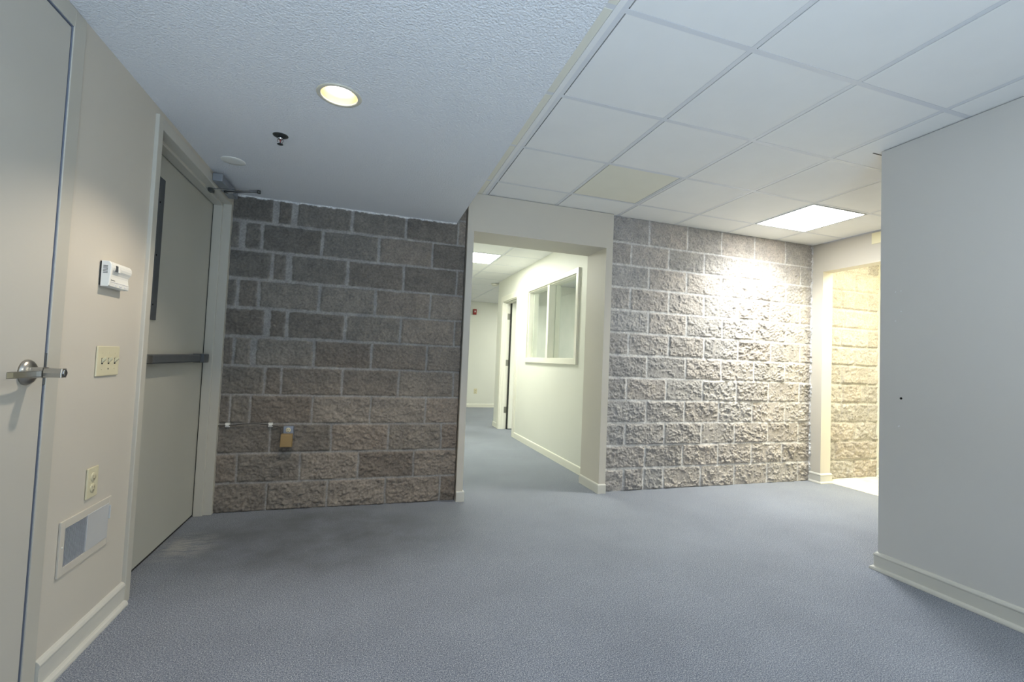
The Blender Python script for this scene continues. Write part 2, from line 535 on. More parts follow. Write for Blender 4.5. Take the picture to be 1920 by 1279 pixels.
mb = MB(); mb.prism([(1.748, 1.012), (1.778, 1.012), (1.780, 1.027), (1.777, 1.043), (1.750, 1.043), (1.746, 1.027)], 'x', xr+.012, xr+.045)
mb.prism([(1.750, 1.014), (1.776, 1.014), (1.778, 1.027), (1.775, 1.041), (1.752, 1.041), (1.748, 1.027)], 'x', xr+.045, xr+.090, .002)
hp(mb.build('hub', M_STEEL))
mb = MB()
prof = [(1.757, xr+.030), (1.740, xr+.0375), (1.715, xr+.041), (1.675, xr+.042), (1.630, xr+.041), (1.612, xr+.040)]
back = [(y, x+.012 - .002*i) for i, (y, x) in enumerate(prof)]
poly = [(x, y) for y, x in prof] + [(x, y) for y, x in reversed(back)]
mb.prism(poly, 'z', 1.0155, 1.0345, .002)
hp(mb.build('lever', M_STEEL))
mb = MB(); mb.lathe([(.0105, 0), (.0105, .003), (.009, .0042), (.004, .0042)], (xr+.089, 1.763, 1.0275), 'x', 24)
hp(mb.build('key_cylinder', M_CHROME))

# door 2: metal exit door with crash bar, narrow window, closer
d2 = structure(empty('door_2', (XL, 3.1, 0)), 'recessed greige metal exit door with dark crash bar and narrow window', 'door')
def frame_profile(sgn):
    pass
mb = MB()
FX = XL+.015
# side jambs: face + deep reveal + stop
for (ya, yb, s) in ((2.464, 2.513, 1), (3.690, 3.640, -1)):
    lo, hi = min(ya, yb), max(ya, yb)
    mb.box(XL-.115, FX, lo, hi, 0, 2.165, .003)
    st = yb + s*.016
    mb.box(XL-.088, XL-.036, min(yb, st), max(yb, st), 0, ZD2-.002, .002)
mb.box(XL-.115, FX, 2.513, 3.640, ZD2-.012, 2.165, .003)
mb.box(XL-.088, XL-.036, 2.513, 3.640, ZD2-.028, ZD2-.010, .002)
mb.box(XL-.02, XL+.004, 3.688, 3.70, 0, 2.165)
mb.build('frame', M_FRAME, d2)
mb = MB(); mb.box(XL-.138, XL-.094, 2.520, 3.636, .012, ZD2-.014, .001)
mb.build('panel', M_DOOR_SHADED, d2)
mb = MB()
XP = XL-.094
mb.box(XP-.02, XP+.0005, 3.633, 3.642, .012, ZD2-.012); mb.box(XP-.02, XP+.0005, 2.515, 3.64, ZD2-.017, ZD2-.0125); mb.box(XP-.03, XP-.001, 2.52, 3.64, .001, .012)  # black strips fill the gap around the closed leaf
tag(mb.build('leaf_gap_strip', M_BLACK, d2), 'black strip filling the gap around the closed door leaf')
# narrow window kit
wk = MB()
y0, y1, z0, z1 = 2.632, 2.843, 1.252, 1.978
for a in ((y0, y0+.062, z0, z1), (y1-.062, y1, z0, z1), (y0+.062, y1-.062, z0, z0+.062), (y0+.062, y1-.062, z1-.062, z1)):
    wk.box(XP-.005, XP+.011, a[0], a[1], a[2], a[3], .002)
w = wk.build('window_frame', M_DKSTEEL, d2); tag(w, 'dark metal frame of the narrow door window')
g = MB(); g.box(XP-.001, XP+.003, y0+.06, y1-.06, z0+.06, z1-.06)
go = g.build('pane', M_GLASS); go.parent = w
for zz in (1.328, 1.58, 1.85):
    s = MB(); s.lathe([(.0045, 0), (.0045, .0025), (.002, .003)], (XP+.0105, y1-.052, zz), 'x', 12); so = s.build('screw', M_HOLE); so.parent = w
# crash bar
pb = empty('crash_bar', (XP, 3.1, 1.054)); pb.parent = d2; pb.matrix_parent_inverse = Matrix.Translation(-Vector(d2.location))
def pp(o): o.parent = pb; o.matrix_parent_inverse = Matrix.Translation(-Vector((XP, 3.1, 1.054))); return o
b_ = MB()
b_.box(XP+.0005, XP+.045, 2.60, 3.44, 1.031, 1.077, .003); pp(b_.build('rail', M_DKSTEEL))
b_ = MB(); b_.box(XP+.045, XP+.060, 2.64, 3.38, 1.036, 1.0755, .004); pp(b_.build('push_pad', M_DKSTEEL))
b_ = MB(); b_.prism([(XP+.0005, 3.615), (XP+.0005, 3.44), (XP+.063, 3.44), (XP+.064, 3.53), (XP+.050, 3.575)], 'z', 1.026, 1.081, .004)
tag(pp(b_.build('end_cap', M_DKSTEEL)), 'tapered dark end cap of the crash bar')
b_ = MB(); b_.box(XP+.0605, XP+.0625, 2.64, 2.70, 1.037, 1.0745, .0005); pp(b_.build('pad_tip', M_STEEL))

# baseboard left (between the two doors)
BB = [(0, 0), (.030, 0), (.030, .006), (.027, .014), (.020, .019), (.0135, .0205), (.0135, .077), (.0155, .081), (.0155, .086), (.011, .094), (.006, .0985), (0, .100)]
mb = MB(); mb.sweep([(XL, 2.464), (XL, 1.9115)], BB[:])
mb.sweep([(XL, .865), (XL, REAR)], BB[:])
structure(mb.build('baseboard_left', M_TRIM), 'painted baseboard with rounded cap at the foot of the left wall', 'baseboard')

# ------------------------------------------------------------------ block walls
LJ = {1: [-.627, -.227, .178, .588], 2: [-.819, -.42, -.026, .378], 3: [-.624, -.224, .181, .58], 4: [-.884, -.76, -.36, .041, .449],
      5: [-.681, -.572, -.168, .238, .657], 6: [-.883, -.763, -.371, .03, .439], 7: [-.687, -.56, -.168, .231, .651], 8: [-.883, -.752, -.357, .036, .448],
      9: [-.679, -.568, -.17, .234, .65], 10: [-.873, -.752, -.358, .042, .444], 11: [-.672, -.551, -.16, .231, .64], 12: [-.36, .04, .44]}
RJ = {12: [2.418, 2.839, 3.243, 3.647, 4.048], 11: [2.235, 2.638, 3.041, 3.441, 3.846, 4.257], 10: [2.427, 2.842, 3.247, 3.656, 4.06],
      9: [2.236, 2.649, 3.048, 3.456, 3.86, 4.26], 8: [2.432, 2.853, 3.269, 3.67, 4.07], 7: [2.234, 2.66, 3.058, 3.465, 3.877, 4.27],
      6: [2.433, 2.855, 3.267, 3.667, 4.064], 5: [2.226, 2.645, 3.052, 3.454, 3.857, 4.264], 4: [2.44, 2.852, 3.248, 3.654, 4.074],
      3: [2.221, 2.638, 3.051, 3.445, 3.856, 4.26], 2: [2.438, 2.844, 3.249, 3.653, 4.043], 1: [2.22, 2.428, 2.638, 3.05, 3.448, 3.855, 4.26], 13: [2.2, 2.6, 3., 3.4, 3.8, 4.2]}
TJ = {k: ([4.66, 5.06] if k % 2 else [4.86, 5.26]) for k in range(1, 14)}
TJ[2] = [4.78, 5.30]; TJ[9] = [4.9]; TJ[5] = [4.88, 5.17]

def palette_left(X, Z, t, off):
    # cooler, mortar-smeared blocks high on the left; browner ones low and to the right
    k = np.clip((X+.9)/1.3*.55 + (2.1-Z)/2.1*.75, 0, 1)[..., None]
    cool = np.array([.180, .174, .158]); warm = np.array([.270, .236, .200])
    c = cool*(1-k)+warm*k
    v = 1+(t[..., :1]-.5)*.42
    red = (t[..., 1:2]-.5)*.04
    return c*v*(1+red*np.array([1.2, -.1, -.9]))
def palette_right(X, Z, t, off):
    c = np.array([.43, .402, .368])*np.ones(X.shape+(1,))
    v = 1+(t[..., :1]-.5)*.22
    red = (t[..., 1:2]-.5)*.05
    cool = np.clip((2.9-X)/.8, 0, 1)[..., None]*.5
    c = c*(1-cool)+np.array([.385, .38, .38])*cool
    return c*v*(1+red*np.array([1.0, 0, -.9]))

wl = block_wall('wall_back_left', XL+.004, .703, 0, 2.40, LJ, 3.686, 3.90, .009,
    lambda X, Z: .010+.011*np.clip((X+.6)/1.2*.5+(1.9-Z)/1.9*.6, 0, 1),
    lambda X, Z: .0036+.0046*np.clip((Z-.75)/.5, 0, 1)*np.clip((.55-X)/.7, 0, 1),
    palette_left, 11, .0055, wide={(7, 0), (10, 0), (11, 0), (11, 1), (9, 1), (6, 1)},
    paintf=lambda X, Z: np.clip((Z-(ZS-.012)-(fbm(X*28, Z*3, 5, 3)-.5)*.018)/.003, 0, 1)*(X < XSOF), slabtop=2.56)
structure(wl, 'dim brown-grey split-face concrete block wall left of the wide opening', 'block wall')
wr = block_wall('wall_back_right', 2.016, XF+.004, 0, 2.458, RJ, 3.680, 3.95, .006,
    lambda X, Z: .0145+.008*np.clip((X-2.6)/1.6*.5+(1.5-Z)/1.5*.7, 0, 1),
    lambda X, Z: .0040+.0020*np.clip((3.3-X)/1.0, 0, 1),
    palette_right, 37, .0055, mortcol=(.62, .615, .60), topjoint=False,
    paintf=lambda X, Z: np.clip((X-(XF-.022)-(fbm(X*3, Z*28, 8, 3)-.5)*.030)/.004, 0, 1), slabtop=2.56)
structure(wr, 'bright rough split-face concrete block wall right of the wide opening', 'block wall')
wt = block_wall('wall_back_next_room', 4.45, 5.42, 0, 2.458, TJ, 3.690, 3.95, .016,
    lambda X, Z: .013+.012*np.clip((1.2-Z)/1.2, 0, 1),
    lambda X, Z: .005+0*X, palette_right, 53, .008, mortcol=(.46, .45, .42), topjoint=False, slabtop=2.56)
structure(wt, 'block wall of the next room seen through the far doorway', 'block wall')

# ------------------------------------------------------------------ painted wide opening (middle)
YP, YPB = 3.637, 4.003
OX0, OX1, OZ = .763, 1.956, 2.147
mb = MB()
mb.box(.711, OX0, YP, YPB, 0, OZ)
mb.box(OX1, 2.020, YP, YPB, 0, OZ)
mb.box(.711, 2.020, YP, YPB, OZ, ZT-.005); mb.box(.711, 2.020, YP+.05, YPB, ZT-.01, ZT+.05)
mb.box(.56, .76, 3.91, YPB+.02, 0, 2.5); mb.box(2.0, 2.2, 3.955, YPB+.06, 0, 2.5)
structure(mb.build('wall_middle', M_WALL), 'painted wall surround of the wide opening into the hall', 'wall')
PB = [(0, 0), (.013, 0), (.013, .070), (.010, .077), (0, .0805)]
mb = MB(); mb.sweep([(OX0, YPB), (OX0, YP), (.711, YP)][::-1], [(-d, z) for d, z in PB])
structure(mb.build('baseboard_middle', M_TRIM), 'short baseboard wrapping the left jamb of the wide opening', 'baseboard')
mb = MB(); mb.sweep([(2.020, YP), (OX1, YP), (OX1, YPB)][::-1], [(-d, z) for d, z in PB])
structure(mb.build('baseboard_middle_right', M_TRIM), 'baseboard wrapping the right jamb of the wide opening', 'baseboard')

# ------------------------------------------------------------------ ceilings
mb = MB(); mb.box(XL-.2, XSOF, REAR-.1, 3.692, ZS, ZT+.02)
structure(mb.build('ceiling_soffit', M_TEXTCEIL), 'lowered textured plaster ceiling over the left side of the room', 'ceiling')

def tile_field(name, gx, gy, xs, ys, z, xlo, xhi, ylo, yhi, skip, mat, label, special=()):
    """lay-in tiles hanging a few millimetres below the T grid; tiles stay in one mesh"""
    mb = MB(); sp = {}
    for i in xs:
        for j in ys:
            if (i, j) in skip: continue
            a0, a1 = max(gx+i*S+.0180, xlo), min(gx+(i+1)*S-.0125, xhi)
            b0, b1 = max(gy+j*S+.0125, ylo), min(gy+(j+1)*S-.0125, yhi)
            if a1-a0 < .02 or b1-b0 < .02: continue
            if (i, j) in special:
                sp[(i, j)] = (a0, a1, b0, b1); continue
            mb.box(a0, a1, b0, b1, z+.0004, z+.015, .0008, 1)
    root = mb.build(name, mat)
    structure(root, label, 'ceiling')
    gb = MB()
    xa, xb, ya, yb = xlo-.003, xhi+.01, ylo-.003, yhi+.01
    for i in xs:
        x = gx+i*S
        if xlo < x < xhi: gb.box(x-.012, x+.012, ya, yb, z, z+.002)
    for j in ys:
        y = gy+j*S
        if ylo < y < yhi: gb.box(xa, xb, y-.012, y+.012, z-.0003, z+.0017)
    g = gb.build('ceiling_grid', M_GRID); g.parent = root
    pb_ = MB(); pb_.box(xa-.02, xb, ya-.02, yb, z+.018, z+.03)     # closed plenum above
    g = pb_.build('plenum', M_DARK); g.parent = root; tag(g, 'dark void above the tiles')
    return root, sp

cmain, sp = tile_field('ceiling', GX, GY, range(-1, 7), range(-6, 4), ZT, XSOF+.006, XF-.006, REAR, 3.672, {(4, 2), (1, -3)}, M_TILE,
                       'suspended white tile ceiling over the right side of the room', special={(1, 2)} | {(-1, j) for j in range(-6, 4)})
a0, a1, b0, b1 = sp[(1, 2)]
mb = MB(); mb.box(a0, a1-.022, b0-.002, b1-.004, ZT+.0004, ZT+.015, .0008, 1)
o = mb.build('ceiling_tile', M_TILE_Y); o.parent = cmain
mb2 = MB(); mb2.box(a1-.017, a1-.003, b0-.002, b1, ZT+.0002, ZT+.006)
o2 = mb2.build('filler_strip', M_GRID); o2.parent = cmain
tag(o, 'yellowed ceiling tile shifted in its bay')
mb = MB()
for k, (a0, a1, b0, b1) in sp.items():
    if k[0] == -1: mb.box(a0, a1-.026, b0, b1, ZT-.0015, ZT+.015, .001, 1)
o = mb.build('edge_tile', M_TILE_Y); o.parent = cmain; tag(o, 'narrow yellowed cut tiles along the lowered ceiling edge')
mb = MB(); mb.box(GX-.038, GX-.0125, REAR, 3.672, ZT-.003, ZT+.001)
o = mb.build('edge_angle', M_TILE); o.parent = cmain
mb = MB(); mb.box(2.838, 2.975, 1.964, 1.971, ZT-.0012, ZT+.001)
o = mb.build('corner_gap', M_DARK); o.parent = cmain; tag(o, 'short dark gap in the ceiling at the partition corner')

# hall / office / far area ceiling
HX, HY, ZH = 1.565, 5.645, 2.452
tile_field('ceiling_hall', HX, HY, range(-2, 8), range(-3, 9), ZH, .56, 6.1, YPB+.004, 10.70, {(-1, 0), (3, -1), (3, 5)}, M_TILE,
           'white tile ceiling of the hall beyond the wide opening')
mb = MB(); mb.box(4.56, 5.55, 1.5, 3.70, ZT, ZT+.03)
structure(mb.build('ceiling_next_room', M_TILE), 'plain ceiling of the next room beyond the far doorway', 'ceiling')

# ------------------------------------------------------------------ far right wall with doorway, tile room
TH = .135
mb = MB()
DY = 3.557; DZ = 2.166; DYN = 2.62
mb.box(XF, XF+TH, DY, 3.72, 0, ZT+.02)
mb.box(XF, XF+TH, DYN, DY, DZ, ZT-.005); mb.box(XF+.04, XF+TH, DYN, DY, ZT-.01, ZT+.02)
mb.box(XF, XF+TH, REAR, DYN, 0, ZT+.02)
structure(mb.build('wall_right_far', M_WALL), 'pale painted wall with a doorway in the far right corner', 'wall')
mb = MB(); mb.sweep([(XF, 3.672), (XF, DY), (XF+TH, DY), (XF+TH, 3.66)], [(-d, z) for d, z in BB])
structure(mb.build('baseboard_right_far', M_TRIM), 'baseboard wrapping the jamb of the far right doorway', 'baseboard')
mb = MB()
mb.box(5.405, 5.55, 1.6, 3.72, 0, ZT+.02); mb.box(XF+TH, 5.55, 1.5, 1.62, 0, ZT+.02)
structure(mb.build('wall_next_room', M_CREAM), 'cream side wall of the next room beyond the far doorway', 'wall')
mb = MB(); mb.sweep([(5.405, 1.62), (5.405, 3.66)], BB)
structure(mb.build('baseboard_next_room', M_CREAMTRIM), 'cream baseboard in the next room beyond the far doorway', 'baseboard')

# ------------------------------------------------------------------ grey partition at right
mb = MB(); mb.box(XG, XG+.13, REAR, YG, 0, ZT-.005)
wg = structure(mb.build('wall_right', M_GREY), 'smooth light grey partition filling the right edge of the view', 'wall')
mb = MB(); mb.sweep([(XG, REAR), (XG, YG), (XG+.13, YG), (XG+.13, REAR)], BB)
structure(mb.build('baseboard_right', M_TRIM), 'baseboard with rounded shoe along the light grey partition', 'baseboard')
hb = MB(); hb.lathe([(.0065, 0), (.0065, -.0015), (.001, -.002)], (XG, 1.817, .996), 'x', 16)
o = hb.build('screw_hole', M_HOLE); o.parent = wg; tag(o, 'dark empty screw hole')
for (yy, zz) in ((1.851, 1.602), (1.822, 1.604), (1.820, 1.487), (1.850, 1.435), (1.829, .837), (1.826, .84)):
    hb = MB(); hb.lathe([(.0032, 0), (.0028, -.0006), (.0005, -.0008)], (XG, yy, zz), 'x', 10)
    o = hb.build('nail_mark', M_SPACKLE); o.parent = wg

# ------------------------------------------------------------------ rear of the room (behind the camera) with a window
mb = MB()
WX0, WX1, WZ0, WZ1 = -.8, 1.4, .15, 1.75
mb.box(XL-.2, WX0, REAR-.15, REAR, 0, ZT+.02); mb.box(WX1, XF+TH, REAR-.15, REAR, 0, ZT+.02)
mb.box(WX0, WX1, REAR-.15, REAR, 0, WZ0); mb.box(WX0, WX1, REAR-.15, REAR, WZ1, ZT+.02)
structure(mb.build('wall_rear', M_WALL), 'painted wall behind the camera with a wide window', 'wall')
w2 = structure(empty('window_2', ((WX0+WX1)/2, REAR-.08, WZ0)), 'wide daylight window in the wall behind the camera', 'window')
mb = MB()
for a, b in ((WX0, WX0+.05), (WX1-.05, WX1), ((WX0+WX1)/2-.025, (WX0+WX1)/2+.025)): mb.box(a, b, REAR-.11, REAR-.05, WZ0, WZ1)
mb.box(WX0, WX1, REAR-.11, REAR-.05, WZ0, WZ0+.05); mb.box(WX0, WX1, REAR-.11, REAR-.05, WZ1-.05, WZ1)
mb.build('frame', M_CREAMTRIM, w2)
mb = MB(); mb.box(WX0+.04, WX1-.04, REAR-.083, REAR-.077, WZ0+.04, WZ1-.04); mb.build('pane', M_GLASS, w2)

# ------------------------------------------------------------------ hall beyond the opening
HW1 = XH+.115
WY0, WY1, WZA, WZB = 4.468, 6.025, 1.165, 2.072      # interior window opening
HD0, HD1, HDZ = 6.545, 7.315, 2.075                    # hall door opening
HEND = 7.660
mb = MB()
mb.box(XH, HW1, 3.96, WY0, 0, ZH+.03)
mb.box(XH, HW1, WY0, WY1, 0, WZA); mb.box(XH, HW1, WY0, WY1, WZB, ZH+.03)
mb.box(XH, HW1, WY1, HD0, 0, ZH+.03)
mb.box(XH, HW1, HD0, HD1, HDZ, ZH+.03)
mb.box(XH, HW1, HD1, HEND, 0, ZH+.03)
mb.box(HW1, 6.1, HEND-.115, HEND, 0, ZH+.03)
structure(mb.build('wall_hall', M_CREAM), 'cream hall wall with a window and an open door', 'wall')
mb = MB(); mb.box(.5, 6.2, 10.56, 10.7, 0, ZH+.03)
structure(mb.build('wall_hall_end', M_CREAM), 'cream wall at the far end of the hall', 'wall')
mb = MB(); mb.box(.48, .60, 3.90, 10.7, 0, ZH+.03); mb.box(6.06, 6.2, 3.7, 10.7, 0, ZH+.03); mb.box(HW1, 6.1, 3.955, 4.05, 0, ZH+.03)
structure(mb.build('wall_hall_left', M_CREAM), 'cream walls closing the hall and office', 'wall')
mb = MB(); mb.sweep([(XH, HD0-.082), (XH, YPB)][::-1], PB); mb.sweep([(XH, HEND), (XH, HD1+.082)][::-1], PB); 
mb.sweep([(HW1+1, HEND), (XH, HEND)], [(-d, z) for d, z in PB])
structure(mb.build('baseboard_hall', M_CREAMTRIM), 'cream baseboard along the hall wall under the window', 'baseboard')
mb = MB(); mb.sweep([(.6, 10.56), (6.06, 10.56)], [(-d, z) for d, z in PB])
structure(mb.build('baseboard_hall_end', M_CREAMTRIM), 'cream baseboard at the far end of the hall', 'baseboard')

# interior window
w1 = structure(empty('window_1', (XH, (WY0+WY1)/2, WZA)), 'two-pane cream framed interior window in the hall wall', 'window')
mb = MB()
fo = .055
for a in ((WY0-fo, WY0, WZA-fo-.008, WZB+fo), (WY1, WY1+fo, WZA-fo-.008, WZB+fo)):
    mb.box(XH-.024, XH+.03, a[0], a[1], a[2], a[3], .002)
mb.box(XH-.0235, XH+.03, WY0, WY1, WZB, WZB+fo, .002); mb.box(XH-.0235, XH+.03, WY0, WY1, WZA-fo-.008, WZA, .002)
# jamb lining
mb.box(XH, HW1+.012, WY0, WY0+.012, WZA, WZB); mb.box(XH, HW1+.012, WY1-.012, WY1, WZA, WZB)
mb.box(XH, HW1+.012, WY0, WY1, WZB-.012, WZB); mb.box(XH, HW1+.012, WY0, WY1, WZA, WZA+.004)
mb.build('frame', M_CREAMTRIM, w1)
mb = MB(); mb.box(XH-.02, HW1+.012, 5.235, 5.300, WZA+.003, WZB-.01, .002)
mb.build('mullion', M_CREAMTRIM, w1)
for (a, b) in ((WY0+.011, 5.237), (5.298, WY1-.011)):
    mb = MB(); mb.box(XH+.060, XH+.066, a, b, WZA+.003, WZB-.011)
    mb.build('pane', M_GLASS, w1)
mb = MB()
for (a, b) in ((WY0+.011, 5.237), (5.298, WY1-.011)):
    for (c, e) in ((a, a+.012), (b-.012, b)): mb.box(XH+.067, XH+.08, c, e, WZA+.004, WZB-.012)
mb.build('glazing_stop', M_CREAMTRIM, w1)

# hall door
d3 = structure(empty('door_3', (XH, 6.93, 0)), 'cream hall door standing open past the interior window', 'door')
mb = MB()
cw = .080
for s, (a, b) in enumerate(((HD0-cw, HD0+.005), (HD1-.005, HD1+cw))):
    mb.box(XH-.018, XH+.002, a, b, 0, HDZ+cw, .003)
    mb.box(HW1-.002, HW1+.016, a, b, 0, HDZ+cw, .003)
mb.box(XH-.0175, XH+.002, HD0, HD1, HDZ-.005, HDZ+cw, .003)
mb.box(HW1-.002, HW1+.016, HD0, HD1, HDZ-.005, HDZ+cw, .003)
mb.box(XH, HW1, HD0, HD0+.018, 0, HDZ); mb.box(XH, HW1, HD1-.018, HD1, 0, HDZ); mb.box(XH, HW1, HD0, HD1, HDZ-.018, HDZ)
mb.box(XH+.035, XH+.068, HD1-.03, HD1-.018, 0, HDZ-.018); mb.box(XH+.035, XH+.068, HD0+.018, HD0+.03, 0, HDZ-.018)
mb.box(XH+.035, XH+.068, HD0+.018, HD1-.018, HDZ-.03, HDZ-.018)
mb.build('frame', M_CREAMTRIM, d3)
mb = MB(); mb.box(HW1+.022, HW1+.755, HD1-.066, HD1-.022, .012, HDZ-.022, .002)
mb.build('panel', M_CREAM, d3)
mb = MB(); mb.box(HW1+.003, HW1+.021, HD1-.05, HD1-.0185, .006, HDZ-.022); mb.box(HW1+.003, HW1+.755, HD1-.062, HD1-.03, .001, .012)  # black fill where the open leaf leaves only a shaded gap
tag(mb.build('hinge_gap_shade', M_BLACK, d3), 'black strip for the shaded gap at the hinge side of the open door')
for zz in (1.835, 1.075, .31):
    mb = MB(); mb.box(XH+.072, HW1+.004, HD1-.021, HD1-.0175, zz-.05, zz+.05, .001)
    mb.lathe([(.007, -.05), (.007, .05)], (HW1+.012, HD1-.028, zz), 'z', 12)
    mb.build('hinge', M_HINGE, d3)

# ------------------------------------------------------------------ things on the left wall
def child(o, p): 
    o.parent = p; o.matrix_parent_inverse = Matrix.Translation(-Vector(p.location)); return o

# thermostat
th = tag(empty('thermostat', (XL, 2.18, 1.38)), 'white box thermostat on the left wall above the three switches', 'thermostat')
TY0, TY1, TZ0, TZ1 = 2.106, 2.262, 1.334, 1.430
mb = MB(); mb.box(XL+.0005, XL+.006, TY0+.004, TY1-.004, TZ0+.004, TZ1-.002, .001); tag(mb.build('back_plate', M_BLACK, th), 'dark shadowed back plate')
prof = [(XL+.006, TZ0), (XL+.027, TZ0+.001), (XL+.030, TZ0+.004), (XL+.0305, TZ0+.016), (XL+.0285, TZ0+.028), (XL+.027, TZ0+.040), (XL+.0275, TZ0+.048),
        (XL+.031, TZ0+.056), (XL+.036, TZ0+.064), (XL+.038, TZ0+.073), (XL+.037, TZ0+.083), (XL+.034, TZ0+.090), (XL+.029, TZ0+.0945), (XL+.022, TZ1), (XL+.006, TZ1)]
mb = MB(); mb.prism(prof, 'y', TY0+.012, TY1, .0015); mb.build('body', M_WHITEPL, th)
ep = [(XL+.006, TZ0), (XL+.029, TZ0+.001), (XL+.032, TZ0+.005), (XL+.036, TZ0+.060), (XL+.0375, TZ0+.073), (XL+.036, TZ0+.086), (XL+.029, TZ1-.001), (XL+.006, TZ1)]
mb = MB(); mb.prism(ep, 'y', TY0, TY0+.013, .002); mb.build('end_cap', M_WHITEPL, th)
mb = MB()
for k in range(6):
    z = TZ0+.050+k*.0052
    mb.box(XL+.012, XL+.026, TY0-.0004, TY0+.001, z, z+.0022)
tag(mb.build('vent_slot', M_DARK, th), 'dark vent slots in the end of the case')
mb = MB(); mb.box(XL+.0355, XL+.0385, TY0+.030, TY0+.047, TZ0+.060, TZ0+.083, .001); tag(mb.build('display', M_DKSTEEL, th), 'small dark display window')
mb = MB(); mb.box(XL+.0345, XL+.0388, TY0+.051, TY0+.066, TZ0+.058, TZ0+.082, .003); mb.build('dial_cover', M_WHITEPL, th)
mb = MB(); mb.box(XL+.0295, XL+.0312, TY0+.015, TY1-.002, TZ0+.0195, TZ0+.0208); mb.build('seam', M_VENTGREY, th)
for yy, wd in ((.052, .006), (.082, .018), (.122, .012)):
    mb = MB(); mb.box(XL+.0300, XL+.0320, TY0+yy, TY0+yy+wd, TZ0+.0085, TZ0+.0125, .0005); mb.build('switch_slider', M_VENTGREY, th)
# faint maker's lettering low on the case: too small to read, built as the same run of strokes
mb = MB()
yy = TY0+.022
for k, (wd, hh) in enumerate(((.0042, .0048), (.0026, .003), (.0028, .0042), (.0026, .003), (.0024, .003), (.0026, .0042), (.0024, .003), (.0028, .003))):
    zc = TZ0+.0245
    mb.box(XL+.0280, XL+.0296, yy, yy+wd*.35, zc, zc+hh); mb.box(XL+.0280, XL+.0296, yy, yy+wd, zc+hh*.5, zc+hh*.5+.0008); yy += wd+.0009
tag(mb.build('lettering', M_DKSTEEL, th), 'tiny grey lettering')

# three-gang switch
sw = tag(empty('light_switch', (XL, 2.206, 1.055)), 'ivory three-toggle switch plate on the left wall below the thermostat', 'light switch')
mb = MB(); mb.box(XL+.0004, XL+.0065, 2.126, 2.286, .998, 1.112, .003, 3); mb.build('cover_plate', M_IVORY, sw)
for k in range(3):
    yc = 2.160+k*.046
    mb = MB(); mb.box(XL+.0050, XL+.0072, yc-.0052, yc+.0052, 1.043, 1.067); o = mb.build('toggle_slot', M_DARK, sw)
    mb = MB(); mb.prism([(XL+.005, 1.058), (XL+.0072, 1.048), (XL+.020, 1.063), (XL+.020, 1.071), (XL+.0085, 1.066)], 'y', yc-.0042, yc+.0042, .0008); mb.build('toggle', M_IVORY2, sw)
    for zz in (1.085, 1.025):
        mb = MB(); mb.lathe([(.0032, 0), (.0030, .001), (.001, .0013)], (XL+.006, yc, zz), 'x', 12); mb.build('screw', M_DARK if (k == 1 and zz < 1.05) else M_IVORY2, sw)

# duplex outlet
ou = tag(empty('wall_outlet', (XL, 2.160, .60)), 'ivory outlet plate low on the left wall above the vent', 'electrical outlet')
mb = MB(); mb.box(XL+.0004, XL+.0065, 2.124, 2.197, .546, .659, .003, 3); mb.build('cover_plate', M_IVORY, ou)
for zz in (.582, .623):
    mb = MB(); mb.lathe([(.0165, 0), (.0165, .0022), (.0155, .003)], (XL+.006, 2.160, zz), 'x', 24)
    r = mb.build('receptacle', M_IVORY2, ou)
    mb = MB(); mb.box(XL+.0088, XL+.0092, 2.1525, 2.1545, zz-.001, zz+.008); mb.box(XL+.0088, XL+.0092, 2.1645, 2.1665, zz-.001, zz+.007)
    mb.lathe([(.0024, 0), (.0024, .0004)], (XL+.0088, 2.1605, zz-.008), 'x', 10)
    o = mb.build('slot', M_DARK); o.parent = r
mb = MB(); mb.lathe([(.003, 0), (.003, .001)], (XL+.006, 2.160, .6025), 'x', 12); mb.build('screw', M_IVORY2, ou)

# air vent
ve = tag(empty('wall_vent', (XL, 2.146, .41)), 'grey-white air vent with half-open louvers low on the left wall', 'air vent')
VY0, VY1, VZ0, VZ1 = 1.984, 2.308, .326, .512
mb = MB()
iy0, iy1, iz0, iz1 = 2.010, 2.292, .353, .484
for a in ((VY0, iy0, VZ0, VZ1), (iy1, VY1, VZ0, VZ1), (iy0, iy1, VZ0, iz0), (iy0, iy1, iz1, VZ1)):
    pts = None
    mb.box(XL+.0004, XL+.007, a[0], a[1], a[2], a[3], .0012, 2)
mb.build('frame', M_WALL, ve)
mb = MB(); mb.box(XL-.0002, XL+.0012, iy0, iy1, iz0, iz1); tag(mb.build('duct_opening', M_DARK, ve), 'dark duct behind the louvers')
mb = MB()
n = 18
for k in range(n):
    y = iy0+.003+k*(.128/n)
    mb.prism([(XL+.0036, y+.0030), (XL+.0036, y+.0040), (XL+.0066, y+.0026), (XL+.0066, y+.0014)], 'z', iz0, iz1)
tag(mb.build('louver', M_VENTGREY, ve), 'grey vertical louvers of the left half')
mb = MB(); mb.box(XL+.001, XL+.0085, iy0+.131, iy1-.002, iz0, iz1+.004, .0015); tag(mb.build('damper_panel', M_DAMPER, ve), 'smooth blank right half')
mb = MB(); mb.box(XL+.006, XL+.013, iy1+.000, iy1+.004, .425, .478, .001); mb.build('damper_lever', M_WHITEMET, ve)
for yy, zz in ((1.997, .424), (2.300, .430)):
    mb = MB(); mb.lathe([(.004, 0), (.0036, .0015), (.001, .002)], (XL+.0068, yy, zz), 'x', 12); mb.build('screw', M_WHITEPL, ve)

# ------------------------------------------------------------------ ceiling things on the plaster soffit
LX, LY = -.168, 2.062
dl = tag(empty('recessed_light', (LX, LY, ZS)), 'lit round recessed can light in the lowered plaster ceiling', 'recessed light')
